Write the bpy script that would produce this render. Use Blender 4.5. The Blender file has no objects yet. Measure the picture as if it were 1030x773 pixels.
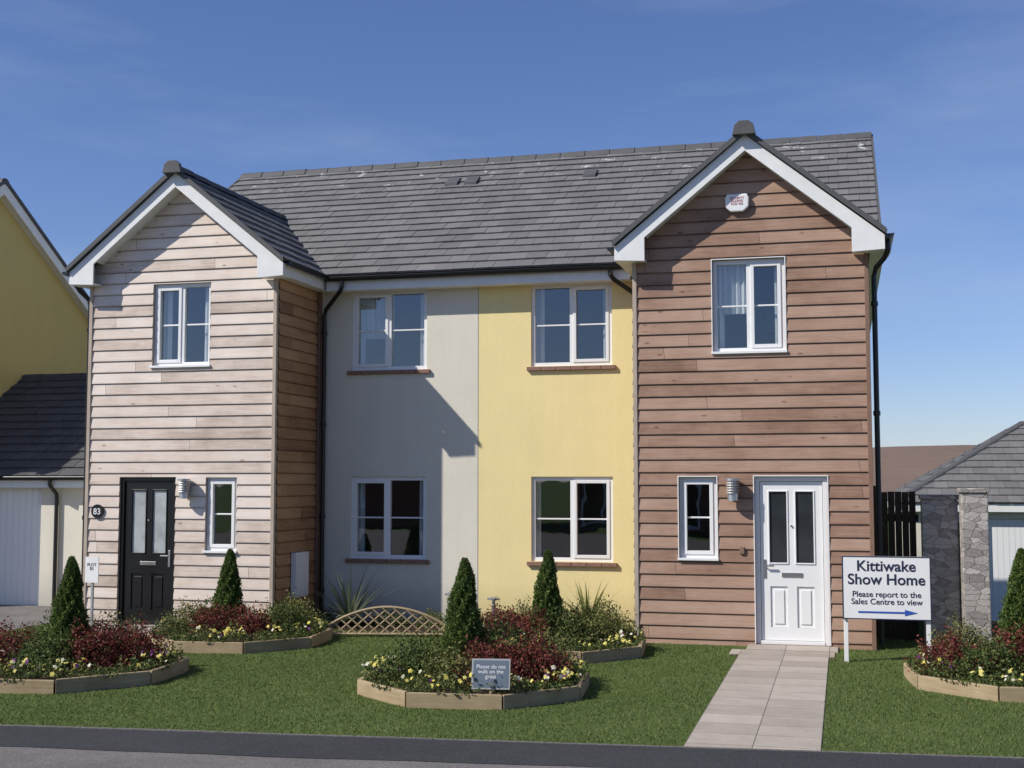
import bpy, bmesh, random
import numpy as np
from math import *
from mathutils import Vector, Matrix
random.seed(7); RNG=np.random.default_rng(7)
sc=bpy.context.scene
sc.view_settings.view_transform='Standard'; sc.view_settings.look='None'; sc.view_settings.exposure=0
COL=sc.collection
# ------------------------------------------------------------------ helpers
class MB:
    def __init__(s): s.v=[];s.f=[];s.m=[]
    def poly(s,pts,m=0):
        n=len(s.v); s.v+= [tuple(p) for p in pts]; s.f.append(tuple(range(n,n+len(pts)))); s.m.append(m)
    def box(s,x0,x1,y0,y1,z0,z1,m=0):
        n=len(s.v)
        s.v+=[(x0,y0,z0),(x1,y0,z0),(x1,y1,z0),(x0,y1,z0),(x0,y0,z1),(x1,y0,z1),(x1,y1,z1),(x0,y1,z1)]
        for f in ((0,3,2,1),(4,5,6,7),(0,1,5,4),(1,2,6,5),(2,3,7,6),(3,0,4,7)):
            s.f.append(tuple(n+i for i in f)); s.m.append(m)
    def prism(s,pts,vec,m=0):
        n=len(s.v);k=len(pts);v=Vector(vec)
        s.v+=[tuple(p) for p in pts]+[tuple(Vector(p)+v) for p in pts]
        s.f.append(tuple(range(n,n+k)));s.m.append(m)
        s.f.append(tuple(range(n+2*k-1,n+k-1,-1)));s.m.append(m)
        for i in range(k):
            j=(i+1)%k; s.f.append((n+i,n+k+i,n+k+j,n+j)); s.m.append(m)
    def tube(s,path,r,seg=10,m=0,caps=True):
        path=[Vector(p) for p in path]; rings=[]
        for i,p in enumerate(path):
            d=(path[min(i+1,len(path)-1)]-path[max(i-1,0)]).normalized()
            a=d.cross(Vector((0,0,1)) if abs(d.z)<.9 else Vector((0,1,0))).normalized(); b=d.cross(a)
            rr=r[i] if isinstance(r,(list,tuple)) else r
            n=len(s.v)
            s.v+=[tuple(p+a*cos(2*pi*k/seg)*rr+b*sin(2*pi*k/seg)*rr) for k in range(seg)]; rings.append(n)
        for a,b in zip(rings,rings[1:]):
            for k in range(seg):
                l=(k+1)%seg; s.f.append((a+k,a+l,b+l,b+k)); s.m.append(m)
        if caps:
            s.f.append(tuple(rings[0]+k for k in range(seg)));s.m.append(m)
            s.f.append(tuple(rings[-1]+k for k in range(seg-1,-1,-1)));s.m.append(m)
    def build(s,name,mats,parent=None,bevel=0,smooth=False,fixn=True):
        me=bpy.data.meshes.new(name); me.from_pydata(s.v,[],s.f)
        for mt in mats: me.materials.append(mt)
        me.polygons.foreach_set('material_index',s.m)
        if fixn:
            bm=bmesh.new(); bm.from_mesh(me); bmesh.ops.recalc_face_normals(bm,faces=bm.faces); bm.to_mesh(me); bm.free()
        if smooth: me.polygons.foreach_set('use_smooth',[True]*len(me.polygons))
        me.update()
        o=bpy.data.objects.new(name,me); COL.objects.link(o)
        if parent: o.parent=parent
        if bevel:
            b=o.modifiers.new('bevel','BEVEL'); b.width=bevel; b.segments=2; b.limit_method='ANGLE'
        return o
def empty(name):
    e=bpy.data.objects.new(name,None); COL.objects.link(e); e.empty_display_size=.2; return e

# ------------------------------------------------------------------ materials
class NT:
    def __init__(s,name):
        s.mat=bpy.data.materials.new(name); s.mat.use_nodes=True; s.t=s.mat.node_tree; s.t.nodes.clear()
        s.out=s.n('ShaderNodeOutputMaterial'); s.b=s.n('ShaderNodeBsdfPrincipled'); s.l(s.b.outputs[0],s.out.inputs[0])
    def n(s,t,**k):
        x=s.t.nodes.new(t)
        for a,b in k.items(): setattr(x,a,b)
        return x
    def l(s,a,b): s.t.links.new(a,b)
    def put(s,inp,v):
        if hasattr(v,'node'): s.l(v,inp)
        else: inp.default_value=v
    def math(s,op,a,b=0,c=None):
        x=s.n('ShaderNodeMath',operation=op); s.put(x.inputs[0],a); s.put(x.inputs[1],b)
        if c is not None: s.put(x.inputs[2],c)
        return x.outputs[0]
    def pos(s): return s.n('ShaderNodeNewGeometry').outputs['Position']
    def sep(s,v):
        x=s.n('ShaderNodeSeparateXYZ'); s.l(v,x.inputs[0]); return x.outputs
    def comb(s,a,b,c=0):
        x=s.n('ShaderNodeCombineXYZ'); s.put(x.inputs[0],a);s.put(x.inputs[1],b);s.put(x.inputs[2],c); return x.outputs[0]
    def noise(s,vec,scale,detail=4,rough=.55):
        x=s.n('ShaderNodeTexNoise'); 
        if vec is not None: s.l(vec,x.inputs['Vector'])
        x.inputs['Scale'].default_value=scale; x.inputs['Detail'].default_value=detail; x.inputs['Roughness'].default_value=rough
        return x.outputs['Fac']
    def white(s,vec):
        x=s.n('ShaderNodeTexWhiteNoise',noise_dimensions='3D'); s.l(vec,x.inputs['Vector']); return x.outputs['Value']
    def ramp(s,fac,stops):
        x=s.n('ShaderNodeValToRGB'); e=x.color_ramp.elements
        while len(e)<len(stops): e.new(.5)
        for i,(p,c) in enumerate(stops):
            e[i].position=p; e[i].color=(*c,1) if len(c)==3 else c
        s.l(fac,x.inputs[0]); return x.outputs[0]
    def mix(s,fac,a,b,mode='MIX'):
        x=s.n('ShaderNodeMix',data_type='RGBA',blend_type=mode); s.put(x.inputs[0],fac)
        for i,v in ((6,a),(7,b)):
            if hasattr(v,'node'): s.l(v,x.inputs[i])
            else: x.inputs[i].default_value=(*v,1) if len(v)==3 else v
        return x.outputs[2]
    def mul(s,col,fac):
        return s.mix(1.0,col,s.comb(fac,fac,fac),'MULTIPLY')
    def bump(s,h,strength=.3,dist=.01):
        x=s.n('ShaderNodeBump'); s.put(x.inputs['Height'],h); x.inputs['Strength'].default_value=strength; x.inputs['Distance'].default_value=dist
        s.l(x.outputs[0],s.b.inputs['Normal'])
    def fin(s,col=None,rough=.6,spec=.5,metal=0):
        if col is not None:
            if hasattr(col,'node'): s.l(col,s.b.inputs['Base Color'])
            else: s.b.inputs['Base Color'].default_value=(*col,1)
        s.put(s.b.inputs['Roughness'],rough); s.b.inputs['Specular IOR Level'].default_value=spec; s.b.inputs['Metallic'].default_value=metal
        return s.mat
def rng_map(t,v,a,b):
    x=t.n('ShaderNodeMapRange'); t.l(v,x.inputs[0]); x.inputs[3].default_value=a; x.inputs[4].default_value=b; return x.outputs[0]

BH=.165; GV=.014
def m_wood(name,cols,spec=.4,rough=.55):
    t=NT(name); P=t.sep(t.pos()); s=t.math('ADD',P[0],P[1]); z=P[2]
    row=t.math('FLOOR',t.math('DIVIDE',z,BH))
    r1=t.white(t.comb(row,3.3,1.1)); col=t.math('FLOOR',t.math('DIVIDE',t.math('ADD',s,t.math('MULTIPLY',r1,7.)),3.9))
    rb=t.white(t.comb(row,col,5.5)); rb2=t.white(t.comb(row,col,9.5))
    g=t.noise(t.comb(t.math('MULTIPLY',s,2.2),t.math('MULTIPLY',z,55.),t.math('MULTIPLY',rb,40.)),1.,5,.65)
    st=t.noise(t.comb(t.math('MULTIPLY',s,1.1),t.math('MULTIPLY',z,1.6),t.math('MULTIPLY',rb2,2.)),1.2,5,.65)
    f=t.math('ADD',t.math('MULTIPLY',g,.55),t.math('ADD',t.math('MULTIPLY',rb,.36),t.math('MULTIPLY',st,.8)))
    f=t.math('SUBTRACT',f,.38)
    c=t.ramp(f,[(0.15,cols[0]),(.45,cols[1]),(.8,cols[2])])
    vo=t.n('ShaderNodeTexVoronoi'); t.l(t.comb(t.math('MULTIPLY',s,2.3),t.math('MULTIPLY',z,6.1),0),vo.inputs['Vector']); vo.inputs['Scale'].default_value=1.
    k=t.ramp(vo.outputs['Distance'],[(0.04,(.5,.42,.36)),(.11,(1,1,1))])
    c=t.mix(1.,c,k,'MULTIPLY')
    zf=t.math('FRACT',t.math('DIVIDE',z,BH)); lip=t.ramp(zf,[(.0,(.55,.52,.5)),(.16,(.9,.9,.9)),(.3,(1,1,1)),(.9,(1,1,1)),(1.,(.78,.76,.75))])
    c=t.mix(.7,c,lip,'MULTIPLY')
    fr=t.math('FRACT',t.math('DIVIDE',t.math('ADD',s,t.math('MULTIPLY',r1,7.)),3.9))
    j=t.math('LESS_THAN',fr,.0012); c=t.mix(j,c,(.03,.02,.02))
    t.bump(g,.3,.004)
    return t.fin(c,rough,spec)
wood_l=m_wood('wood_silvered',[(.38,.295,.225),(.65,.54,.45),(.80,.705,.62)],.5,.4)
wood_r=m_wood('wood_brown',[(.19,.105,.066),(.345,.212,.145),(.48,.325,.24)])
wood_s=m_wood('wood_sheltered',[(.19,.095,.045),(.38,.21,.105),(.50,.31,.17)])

def m_render(name,c,var=.06):
    t=NT(name); p=t.pos(); n=t.noise(p,1.1,5,.6); n2=t.noise(p,60,4,.65); P=t.sep(p)
    st=t.noise(t.comb(t.math('MULTIPLY',t.math('ADD',P[0],P[1]),5.),t.math('MULTIPLY',P[2],.5),0),1.,4,.6)
    f=t.math('ADD',rng_map(t,n,1-var*1.6,1+var*1.2),rng_map(t,st,-var,var*.8))
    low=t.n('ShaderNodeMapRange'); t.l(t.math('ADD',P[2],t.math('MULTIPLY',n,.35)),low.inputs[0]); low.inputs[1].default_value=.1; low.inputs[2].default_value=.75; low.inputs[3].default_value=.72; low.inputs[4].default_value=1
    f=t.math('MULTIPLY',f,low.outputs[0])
    f=t.math('MULTIPLY',f,rng_map(t,n2,.86,1.12))
    t.bump(n2,.6,.006)
    return t.fin(t.mul(t.mix(0.,c,c),f),.9,.2)
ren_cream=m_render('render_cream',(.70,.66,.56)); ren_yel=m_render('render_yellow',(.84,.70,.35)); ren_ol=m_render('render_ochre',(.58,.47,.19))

def m_tile(name,c0=(.105,.102,.102),c1=(.215,.208,.205)):
    t=NT(name); p=t.pos()
    rn=t.n('ShaderNodeNewGeometry').outputs['Random Per Island']
    n=t.noise(p,1.6,5,.6); n2=t.noise(p,35,4,.6)
    f=t.math('ADD',t.math('MULTIPLY',rn,.25),t.math('ADD',t.math('MULTIPLY',n,.55),t.math('MULTIPLY',n2,.4)))
    c=t.ramp(f,[(.25,c0),(.95,c1)])
    lich=t.ramp(t.noise(p,9,6,.7),[(.66,(0,0,0)),(.74,(1,1,1))])
    c=t.mix(t.math('MULTIPLY',t.sep(lich)[0],.35),c,(.34,.34,.31))
    z=t.sep(p)[2]; m=t.n('ShaderNodeMapRange'); t.l(z,m.inputs[0]); m.inputs[1].default_value=6.9; m.inputs[2].default_value=7.7
    sp=t.ramp(t.noise(p,4.2,6,.75),[(.61,(0,0,0)),(.63,(1,1,1))])
    c=t.mix(t.math('MULTIPLY',t.sep(sp)[0],m.outputs[0]),c,(.6,.6,.58))
    t.bump(n2,.4,.004)
    return t.fin(c,.75,.35)
tile=m_tile('roof_tile'); tile_dk=m_tile('roof_tile_dark',(.05,.05,.055),(.105,.105,.11))
def m_plain(name,c,rough=.5,spec=.5,metal=0,var=.06,sc_=6.,bump=0,bs=60):
    t=NT(name); n=t.noise(t.pos(),sc_,4,.6); f=rng_map(t,n,1-var*2,1+var*2)
    if bump: t.bump(t.noise(t.pos(),bs,3,.6),bump,.004)
    return t.fin(t.mul(t.mix(0.,c,c),f),rough,spec,metal)
white=m_plain('white_upvc',(.80,.80,.79),.3,.5,var=.02)
whitep=m_plain('white_paint_board',(.78,.78,.76),.45,.4,var=.06)
black=m_plain('black_plastic',(.012,.012,.013),.35,.5)
blackg=m_plain('black_gloss_door',(.010,.010,.011),.22,.5)
lead=m_plain('dark_ridge_tile',(.09,.09,.093),.7,.4,var=.15,bump=.4)
trimw=m_plain('beige_corner_trim',(.44,.36,.29),.6,.3,var=.12)
brown=m_plain('brown_corner_trim',(.23,.14,.10),.6,.3,var=.12)
sillm=m_plain('brown_tile_sill',(.25,.14,.10),.6,.4,var=.2,sc_=14)
steel=m_plain('brushed_steel',(.60,.60,.60),.45,.5,1.,var=.05)
grille=m_plain('grey_plastic',(.35,.36,.36),.5,.4)
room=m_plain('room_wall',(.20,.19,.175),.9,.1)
curt=m_plain('curtain_fabric',(.74,.73,.71),.9,.1,var=.03)
soil=m_plain('soil',(.045,.03,.022),.95,.1,var=.25,sc_=18,bump=1.,bs=30)
backing=m_plain('dark_backing',(.02,.017,.015),.9,.1)
corem=m_plain('conifer_core',(.03,.045,.014),.9,.1)
brass=m_plain('chrome_fitting',(.7,.7,.7),.2,.5,1.)
brickm=m_plain('red_brick',(.26,.13,.09),.85,.2,var=.15,sc_=9)
dkglass=m_plain('dark_window_pane',(.02,.025,.03),.1,.5)
def m_glass():
    t=NT('window_glass'); t.t.nodes.remove(t.b)
    g=t.n('ShaderNodeNewGeometry'); dp=t.n('ShaderNodeVectorMath',operation='DOT_PRODUCT'); t.l(g.outputs['Normal'],dp.inputs[0]); t.l(g.outputs['Incoming'],dp.inputs[1])
    c=t.math('ABSOLUTE',dp.outputs['Value']); k=t.math('POWER',t.math('SUBTRACT',1.,c),5.)
    F=t.math('ADD',.15,t.math('MULTIPLY',k,.8))
    tr=t.n('ShaderNodeBsdfTransparent'); tr.inputs[0].default_value=(.74,.79,.81,1)
    gl=t.n('ShaderNodeBsdfGlossy'); gl.inputs['Roughness'].default_value=.01; gl.inputs[0].default_value=(.92,.96,1,1)
    b=t.n('ShaderNodeBump'); b.inputs['Strength'].default_value=.08; b.inputs['Distance'].default_value=.02; t.l(t.noise(t.pos(),1.6,2,.5),b.inputs['Height']); t.l(b.outputs[0],gl.inputs['Normal'])
    m=t.n('ShaderNodeMixShader'); t.l(F,m.inputs[0]); t.l(tr.outputs[0],m.inputs[1]); t.l(gl.outputs[0],m.inputs[2]); t.l(m.outputs[0],t.out.inputs[0])
    return t.mat
glass=m_glass()
obsc=m_plain('obscured_glass',(.38,.40,.41),.12,.6,var=.3,sc_=4)
obsd=m_plain('obscured_glass_dark',(.03,.035,.04),.08,.7,var=.3,sc_=4)
def m_timber(name,a,b):
    t=NT(name); p=t.pos(); P=t.sep(p)
    g=t.noise(t.comb(t.math('MULTIPLY',P[0],3.),t.math('MULTIPLY',P[1],3.),t.math('MULTIPLY',P[2],60.)),1.,4,.6)
    n=t.noise(p,3,4,.6)
    c=t.ramp(t.math('ADD',t.math('MULTIPLY',g,.5),t.math('MULTIPLY',n,.5)),[(.3,a),(.7,b)])
    t.bump(g,.3,.004); return t.fin(c,.8,.2)
timber=m_timber('sleeper_timber',(.26,.19,.11),(.45,.35,.22))
timb_dk=m_timber('fence_timber',(.035,.025,.018),(.08,.055,.04))
def m_grassbase():
    t=NT('lawn_turf'); p=t.pos(); n=t.noise(p,.7,5,.6); n2=t.noise(p,60,4,.7); n3=t.noise(p,5,4,.6)
    f=t.math('ADD',t.math('MULTIPLY',n,.45),t.math('ADD',t.math('MULTIPLY',n2,.3),t.math('MULTIPLY',n3,.3)))
    c=t.ramp(f,[(.35,(.055,.084,.022)),(.55,(.085,.122,.034)),(.75,(.125,.155,.05))])
    t.bump(n2,.6,.01); return t.fin(c,.95,.1)
turf=m_grassbase()
def m_leaf(name,stops,rough=.6,spec=.2,ns=3.,tr=.25,na=.45):
    t=NT(name); rn=t.n('ShaderNodeNewGeometry').outputs['Random Per Island']
    n=t.noise(t.pos(),ns,4,.6)
    f=t.math('ADD',t.math('MULTIPLY',rn,.6),t.math('MULTIPLY',n,na))
    c=t.ramp(f,stops); t.fin(c,rough,spec)
    tl=t.n('ShaderNodeBsdfTranslucent'); t.l(c,tl.inputs[0]); ms=t.n('ShaderNodeMixShader'); ms.inputs[0].default_value=tr
    t.l(t.b.outputs[0],ms.inputs[1]); t.l(tl.outputs[0],ms.inputs[2]); t.l(ms.outputs[0],t.out.inputs[0])
    return t.mat
blade=m_leaf('grass_blade',[(.2,(.072,.108,.028)),(.5,(.122,.165,.045)),(.85,(.20,.22,.09))],.7,.1,ns=1.1,na=.6)
conm=m_leaf('conifer_needles',[(.1,(.045,.078,.018)),(.5,(.10,.155,.037)),(.9,(.21,.27,.08))],tr=.3)
grn=m_leaf('green_leaves',[(.1,(.032,.053,.016)),(.5,(.080,.115,.032)),(.9,(.18,.21,.065))])
olive=m_leaf('olive_leaves',[(.1,(.07,.07,.025)),(.5,(.16,.165,.052)),(.9,(.31,.29,.11))])
burg=m_leaf('burgundy_leaves',[(.1,(.038,.014,.013)),(.5,(.14,.034,.030)),(.9,(.30,.09,.06))])
yelf=m_leaf('yellow_petals',[(.2,(.66,.56,.10)),(.9,(.78,.70,.24))],.6,.2)
whif=m_leaf('cream_petals',[(.2,(.62,.60,.42)),(.9,(.8,.76,.6))],.6,.2)
purf=m_leaf('purple_petals',[(.2,(.08,.02,.10)),(.9,(.25,.06,.25))],.6,.2)
spk1=m_leaf('phormium_leaf',[(.1,(.12,.15,.09)),(.9,(.36,.40,.27))]); spk2=m_leaf('yucca_leaf',[(.1,(.13,.15,.04)),(.9,(.42,.42,.16))])
def m_asph(name,c,grit=.5,big=.2,s2=32.):
    t=NT(name); p=t.pos(); n=t.noise(p,.9,5,.65); n2=t.noise(p,s2,4,.85); n3=t.noise(p,s2*1.5,2,.8); n4=t.noise(p,7,5,.7)
    f=t.math('MULTIPLY',rng_map(t,n,1-big,1+big),t.math('MULTIPLY',rng_map(t,n2,1-grit,1+grit),rng_map(t,n4,.72,1.28)))
    col=t.mul(t.mix(0.,c,c),f)
    st=t.ramp(n3,[(.58,(0,0,0)),(.68,(1,1,1))]); col=t.mix(t.math('MULTIPLY',t.sep(st)[0],.6),col,tuple(min(1,x*2.2) for x in c))
    t.bump(n2,.8,.012); return t.fin(col,.9,.2)
asph_d=m_asph('asphalt_dark',(.047,.047,.051),.95); asph_l=m_asph('asphalt_worn',(.165,.152,.147),.75,.4)
conc=m_asph('concrete_kerb',(.16,.15,.14),.3)
def m_slab():
    t=NT('paving_slabs'); p=t.pos(); P=t.sep(p)
    sx=t.math('DIVIDE',t.math('SUBTRACT',P[0],3.97),.53); sy=t.math('DIVIDE',P[1],.45)
    rb=t.white(t.comb(t.math('FLOOR',sx),t.math('FLOOR',sy),2.))
    n=t.noise(p,3,6,.7); n2=t.noise(p,50,4,.7)
    f=t.math('MULTIPLY',rng_map(t,rb,.86,1.12),t.math('MULTIPLY',rng_map(t,n,.66,1.26),rng_map(t,n2,.78,1.2)))
    c=t.mul(t.mix(0.,(.42,.365,.31),(.3,.3,.3)),f)
    fx=t.math('FRACT',sx); fy=t.math('FRACT',sy)
    j=t.math('MAXIMUM',t.math('LESS_THAN',fx,.016),t.math('LESS_THAN',fy,.02)); c=t.mix(j,c,(.15,.13,.11))
    t.bump(t.math('SUBTRACT',n2,t.math('MULTIPLY',j,2.)),.5,.004); return t.fin(c,.85,.2)
slab=m_slab()
def m_stone():
    t=NT('rubble_stone'); p=t.pos(); mp=t.n('ShaderNodeMapping'); t.l(p,mp.inputs[0]); mp.inputs['Scale'].default_value=(6,6,13)
    v=t.n('ShaderNodeTexVoronoi',feature='DISTANCE_TO_EDGE'); t.l(mp.outputs[0],v.inputs['Vector']); v.inputs['Scale'].default_value=1.
    v2=t.n('ShaderNodeTexVoronoi'); t.l(mp.outputs[0],v2.inputs['Vector']); v2.inputs['Scale'].default_value=1.
    rc=t.sep(v2.outputs['Color'])[0]
    n=t.noise(p,22,5,.7)
    c=t.ramp(t.math('ADD',t.math('MULTIPLY',rc,.55),t.math('MULTIPLY',n,.45)),[(.2,(.25,.225,.21)),(.8,(.50,.455,.42))])
    e=t.ramp(v.outputs['Distance'],[(.0,(.62,.6,.58)),(.06,(1,1,1))]); c=t.mix(1.,c,e,'MULTIPLY')
    t.bump(t.math('ADD',t.sep(e)[0],n),.6,.02); return t.fin(c,.9,.2)
stone=m_stone()
def m_field():
    t=NT('ploughed_field'); p=t.pos(); n=t.noise(p,.012,5,.6); n2=t.noise(p,.35,5,.7)
    c=t.ramp(t.math('ADD',t.math('MULTIPLY',n,.6),t.math('MULTIPLY',n2,.4)),[(.3,(.15,.105,.08)),(.7,(.24,.17,.13))])
    return t.fin(c,.95,.1)
field=m_field()

# ------------------------------------------------------------------ generic builders
def tiles(mb,P0,a,u,n,T,g,w,rf,m=0,th=.032):
    P0,a,u,n=map(Vector,(P0,a,u,n)); i=0;t0=0
    while t0<T-1e-4:
        t1=min(t0+g,T); A0,B0=rf(t0);A1,B1=rf(t1)
        lo=min(A0,A1);hi=max(B0,B1); off=(w/2 if i%2 else 0)
        k=floor((lo-off)/w)
        while off+k*w<hi:
            s0=off+k*w+.002; s1=s0+w-.004; k+=1
            b0,b1=max(s0,A0),min(s1,B0); c0,c1=max(s0,A1),min(s1,B1)
            if b1<b0: b0=b1=min(max((s0 if b1<s0+1e-6 else s1),A0),B0)
            if c1<c0: c0=c1=min(max(s0 if c1<s0+1e-6 else s1,A1),B1)
            if b1-b0<.004 and c1-c0<.004: continue
            j=random.uniform(-.003,.004); j2=random.uniform(-.003,.003)
            q=lambda s,t,h: P0+a*s+u*t+n*h
            v=len(mb.v); lp=t0-.02+random.uniform(-.004,.004)
            mb.v+=[tuple(q(b0,lp,0)),tuple(q(b1,lp,0)),tuple(q(b1,lp,th+j)),tuple(q(b0,lp,th+j2)),tuple(q(c1,t1,.004+j)),tuple(q(c0,t1,.004+j2))]
            mb.f+=[(v,v+1,v+2,v+3),(v+3,v+2,v+4,v+5)]; mb.m+=[m,m]
        t0=t1;i+=1
def ridge(mb,p0,p1,r=.13,m=0):
    p0,p1=Vector(p0),Vector(p1); L=(p1-p0).length; d=(p1-p0)/L; s=d.cross(Vector((0,0,1))).normalized(); k=max(1,round(L/.45))
    for i in range(k):
        a=p0+d*(L*i/k+.004); b=p0+d*(L*(i+1)/k-.004); j=random.uniform(-.005,.005)
        prof=[(-1.0,-.75),(-.75,-.12),(-.3,.16),(.3,.16),(.75,-.12),(1.0,-.75)]
        ra=[a+s*x*r+Vector((0,0,z*r+j)) for x,z in prof]; rb=[b+s*x*(r*1.04)+Vector((0,0,z*r+j+.006)) for x,z in prof]
        n=len(mb.v); mb.v+=[tuple(x) for x in ra+rb]
        for q in range(5): mb.f.append((n+q,n+q+1,n+7+q,n+6+q)); mb.m.append(m)
        mb.f.append(tuple(n+q for q in range(6))); mb.m.append(m); mb.f.append(tuple(n+11-q for q in range(6))); mb.m.append(m)
def wall(mb,y,x0,x1,z0,z1,ops,depth=.14,m=0,mr=None):
    xs=sorted({x0,x1,*[v for o in ops for v in o[:2]]}); zs=sorted({z0,z1,*[v for o in ops for v in o[2:4]]})
    for a,b in zip(xs,xs[1:]):
        for c,d in zip(zs,zs[1:]):
            if any(o[0]<=a+1e-6 and b<=o[1]+1e-6 and o[2]<=c+1e-6 and d<=o[3]+1e-6 for o in ops): continue
            mb.poly([(a,y,c),(b,y,c),(b,y,d),(a,y,d)],m)
    reveals(mb,y,ops,depth,m if mr is None else mr)
def reveals(mb,y,ops,depth,m):
    for (a,b,c,d) in ops:
        mb.poly([(a,y,c),(a,y+depth,c),(a,y+depth,d),(a,y,d)],m); mb.poly([(b,y,c),(b,y+depth,c),(b,y+depth,d),(b,y,d)],m)
        mb.poly([(a,y,d),(b,y,d),(b,y+depth,d),(a,y+depth,d)],m); mb.poly([(a,y,c),(b,y,c),(b,y+depth,c),(a,y+depth,c)],m)
def siding(mb,mapf,lim,z0,z1,ops,m=0):
    zz=set([z0,z1]); r=floor(z0/BH)
    while r*BH<z1: zz.add(max(z0,r*BH)); zz.add(min(z1,max(z0,r*BH+GV))); r+=1
    for o in ops: zz.add(min(max(o[2],z0),z1)); zz.add(min(max(o[3],z0),z1))
    zs=sorted(zz)
    def prof(z,zm):
        row=floor(zm/BH); f=(z-row*BH)
        if zm-row*BH<GV: return .002
        k=(f-GV)/(BH-GV); return .028-.016*k
    def spans(z,ops_):
        a,b=lim(z); cur=[(a,b)]
        for o in ops_:
            nx=[]
            for p,q in cur:
                if o[1]<=p or o[0]>=q: nx.append((p,q)); continue
                if o[0]>p: nx.append((p,o[0]))
                if o[1]<q: nx.append((o[1],q))
            cur=nx
        return cur
    for a,b in zip(zs,zs[1:]):
        if b-a<1e-5: continue
        zm=(a+b)/2; act=[o for o in ops if o[2]<zm<o[3]]
        sa,sb,sm_=spans(a,act),spans(b,act),spans(zm,act)
        da,db=prof(a,zm),prof(b,zm); row=floor(zm/BH)
        if len(sa)!=len(sb): sa=sb=sm_
        for (p,q),(p2,q2) in zip(sa,sb):
            if q2<p2: p2=q2=(p2+q2)/2
            mb.poly([mapf(p,da,a),mapf(q,da,a),mapf(q2,db,b),mapf(p2,db,b)],m)
            if abs(a-(row*BH+GV))<1e-6: mb.poly([mapf(p,.002,a),mapf(q,.002,a),mapf(q,da,a),mapf(p,da,a)],m)
            if abs(b-(row+1)*BH)<1e-6: mb.poly([mapf(p2,.002,b),mapf(q2,.002,b),mapf(q2,db,b),mapf(p2,db,b)],m)

FR=.055
def window(par,name,y,x0,x1,z0,z1,layout='double',curtain=None,side=1):
    e=empty(name); e.parent=par
    mb=MB(); ya,yb=y+.035,y+.105
    mb.box(x0,x0+FR,ya,yb,z0,z1); mb.box(x1-FR,x1,ya,yb,z0,z1)
    mb.box(x0+FR,x1-FR,ya,yb,z0,z0+FR); mb.box(x0+FR,x1-FR,ya,yb,z1-FR,z1)
    panes=[]
    if layout=='double':
        xm=(x0+x1)/2; mb.box(xm-.028,xm+.028,ya,yb,z0+FR,z1-FR)
        panes=[(x0+FR,xm-.028),(xm+.028,x1-FR)]
    else: panes=[(x0+FR,x1-FR)]
    g=MB()
    for i,(a,b) in enumerate(panes):
        c,d=z0+FR,z1-FR
        if layout=='single' or (i==(1 if side>0 else 0)):
            k=.042; yo=ya-.014
            mb.box(a-.004,a+k,yo,yb-.02,c-.004,d+.004); mb.box(b-k,b+.004,yo,yb-.02,c-.004,d+.004)
            mb.box(a+k,b-k,yo,yb-.02,c-.004,c+k); mb.box(a+k,b-k,yo,yb-.02,d-k,d+.004)
            a+=k;b-=k;c+=k;d-=k
        zm=(c+d)/2; mb.box(a,b,ya+.022,yb-.022,zm-.011,zm+.011)
        j=random.uniform(-.003,.003); g.poly([(a,yb-.03+j,c),(b,yb-.03-j,c),(b,yb-.03-j,d),(a,yb-.03+j,d)])
    mb.build('frame',[white],e,bevel=.004); g.build('glass',[glass],e,fixn=False)
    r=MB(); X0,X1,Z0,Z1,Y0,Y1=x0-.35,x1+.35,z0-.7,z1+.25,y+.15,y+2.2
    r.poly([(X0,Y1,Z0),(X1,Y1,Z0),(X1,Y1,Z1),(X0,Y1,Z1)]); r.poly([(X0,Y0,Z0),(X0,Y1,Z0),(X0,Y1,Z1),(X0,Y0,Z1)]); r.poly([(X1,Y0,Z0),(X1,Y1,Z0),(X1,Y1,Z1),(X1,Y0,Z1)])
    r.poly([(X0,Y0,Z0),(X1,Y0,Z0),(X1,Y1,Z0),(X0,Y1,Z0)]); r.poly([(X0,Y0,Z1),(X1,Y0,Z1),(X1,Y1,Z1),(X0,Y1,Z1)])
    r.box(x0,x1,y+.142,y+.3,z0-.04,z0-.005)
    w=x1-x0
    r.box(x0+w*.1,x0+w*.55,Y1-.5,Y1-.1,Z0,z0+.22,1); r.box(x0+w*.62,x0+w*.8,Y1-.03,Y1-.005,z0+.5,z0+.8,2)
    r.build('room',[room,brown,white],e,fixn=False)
    if curtain:
        cm=MB()
        for (a,b,zt,zb) in curtain:
            N=max(6,int((b-a)/.012)); yy=y+.18; ph=random.random()*6
            pr=[(a+(b-a)*i/N, yy+.022*sin(ph+i*.95)+.008*sin(i*2.3)) for i in range(N+1)]
            for (xa,y1_),(xb,y2_) in zip(pr,pr[1:]): cm.poly([(xa,y1_,zb),(xb,y2_,zb),(xb,y2_,zt),(xa,y1_,zt)])
        cm.build('curtain',[curt],e,fixn=False)
    return e

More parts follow.
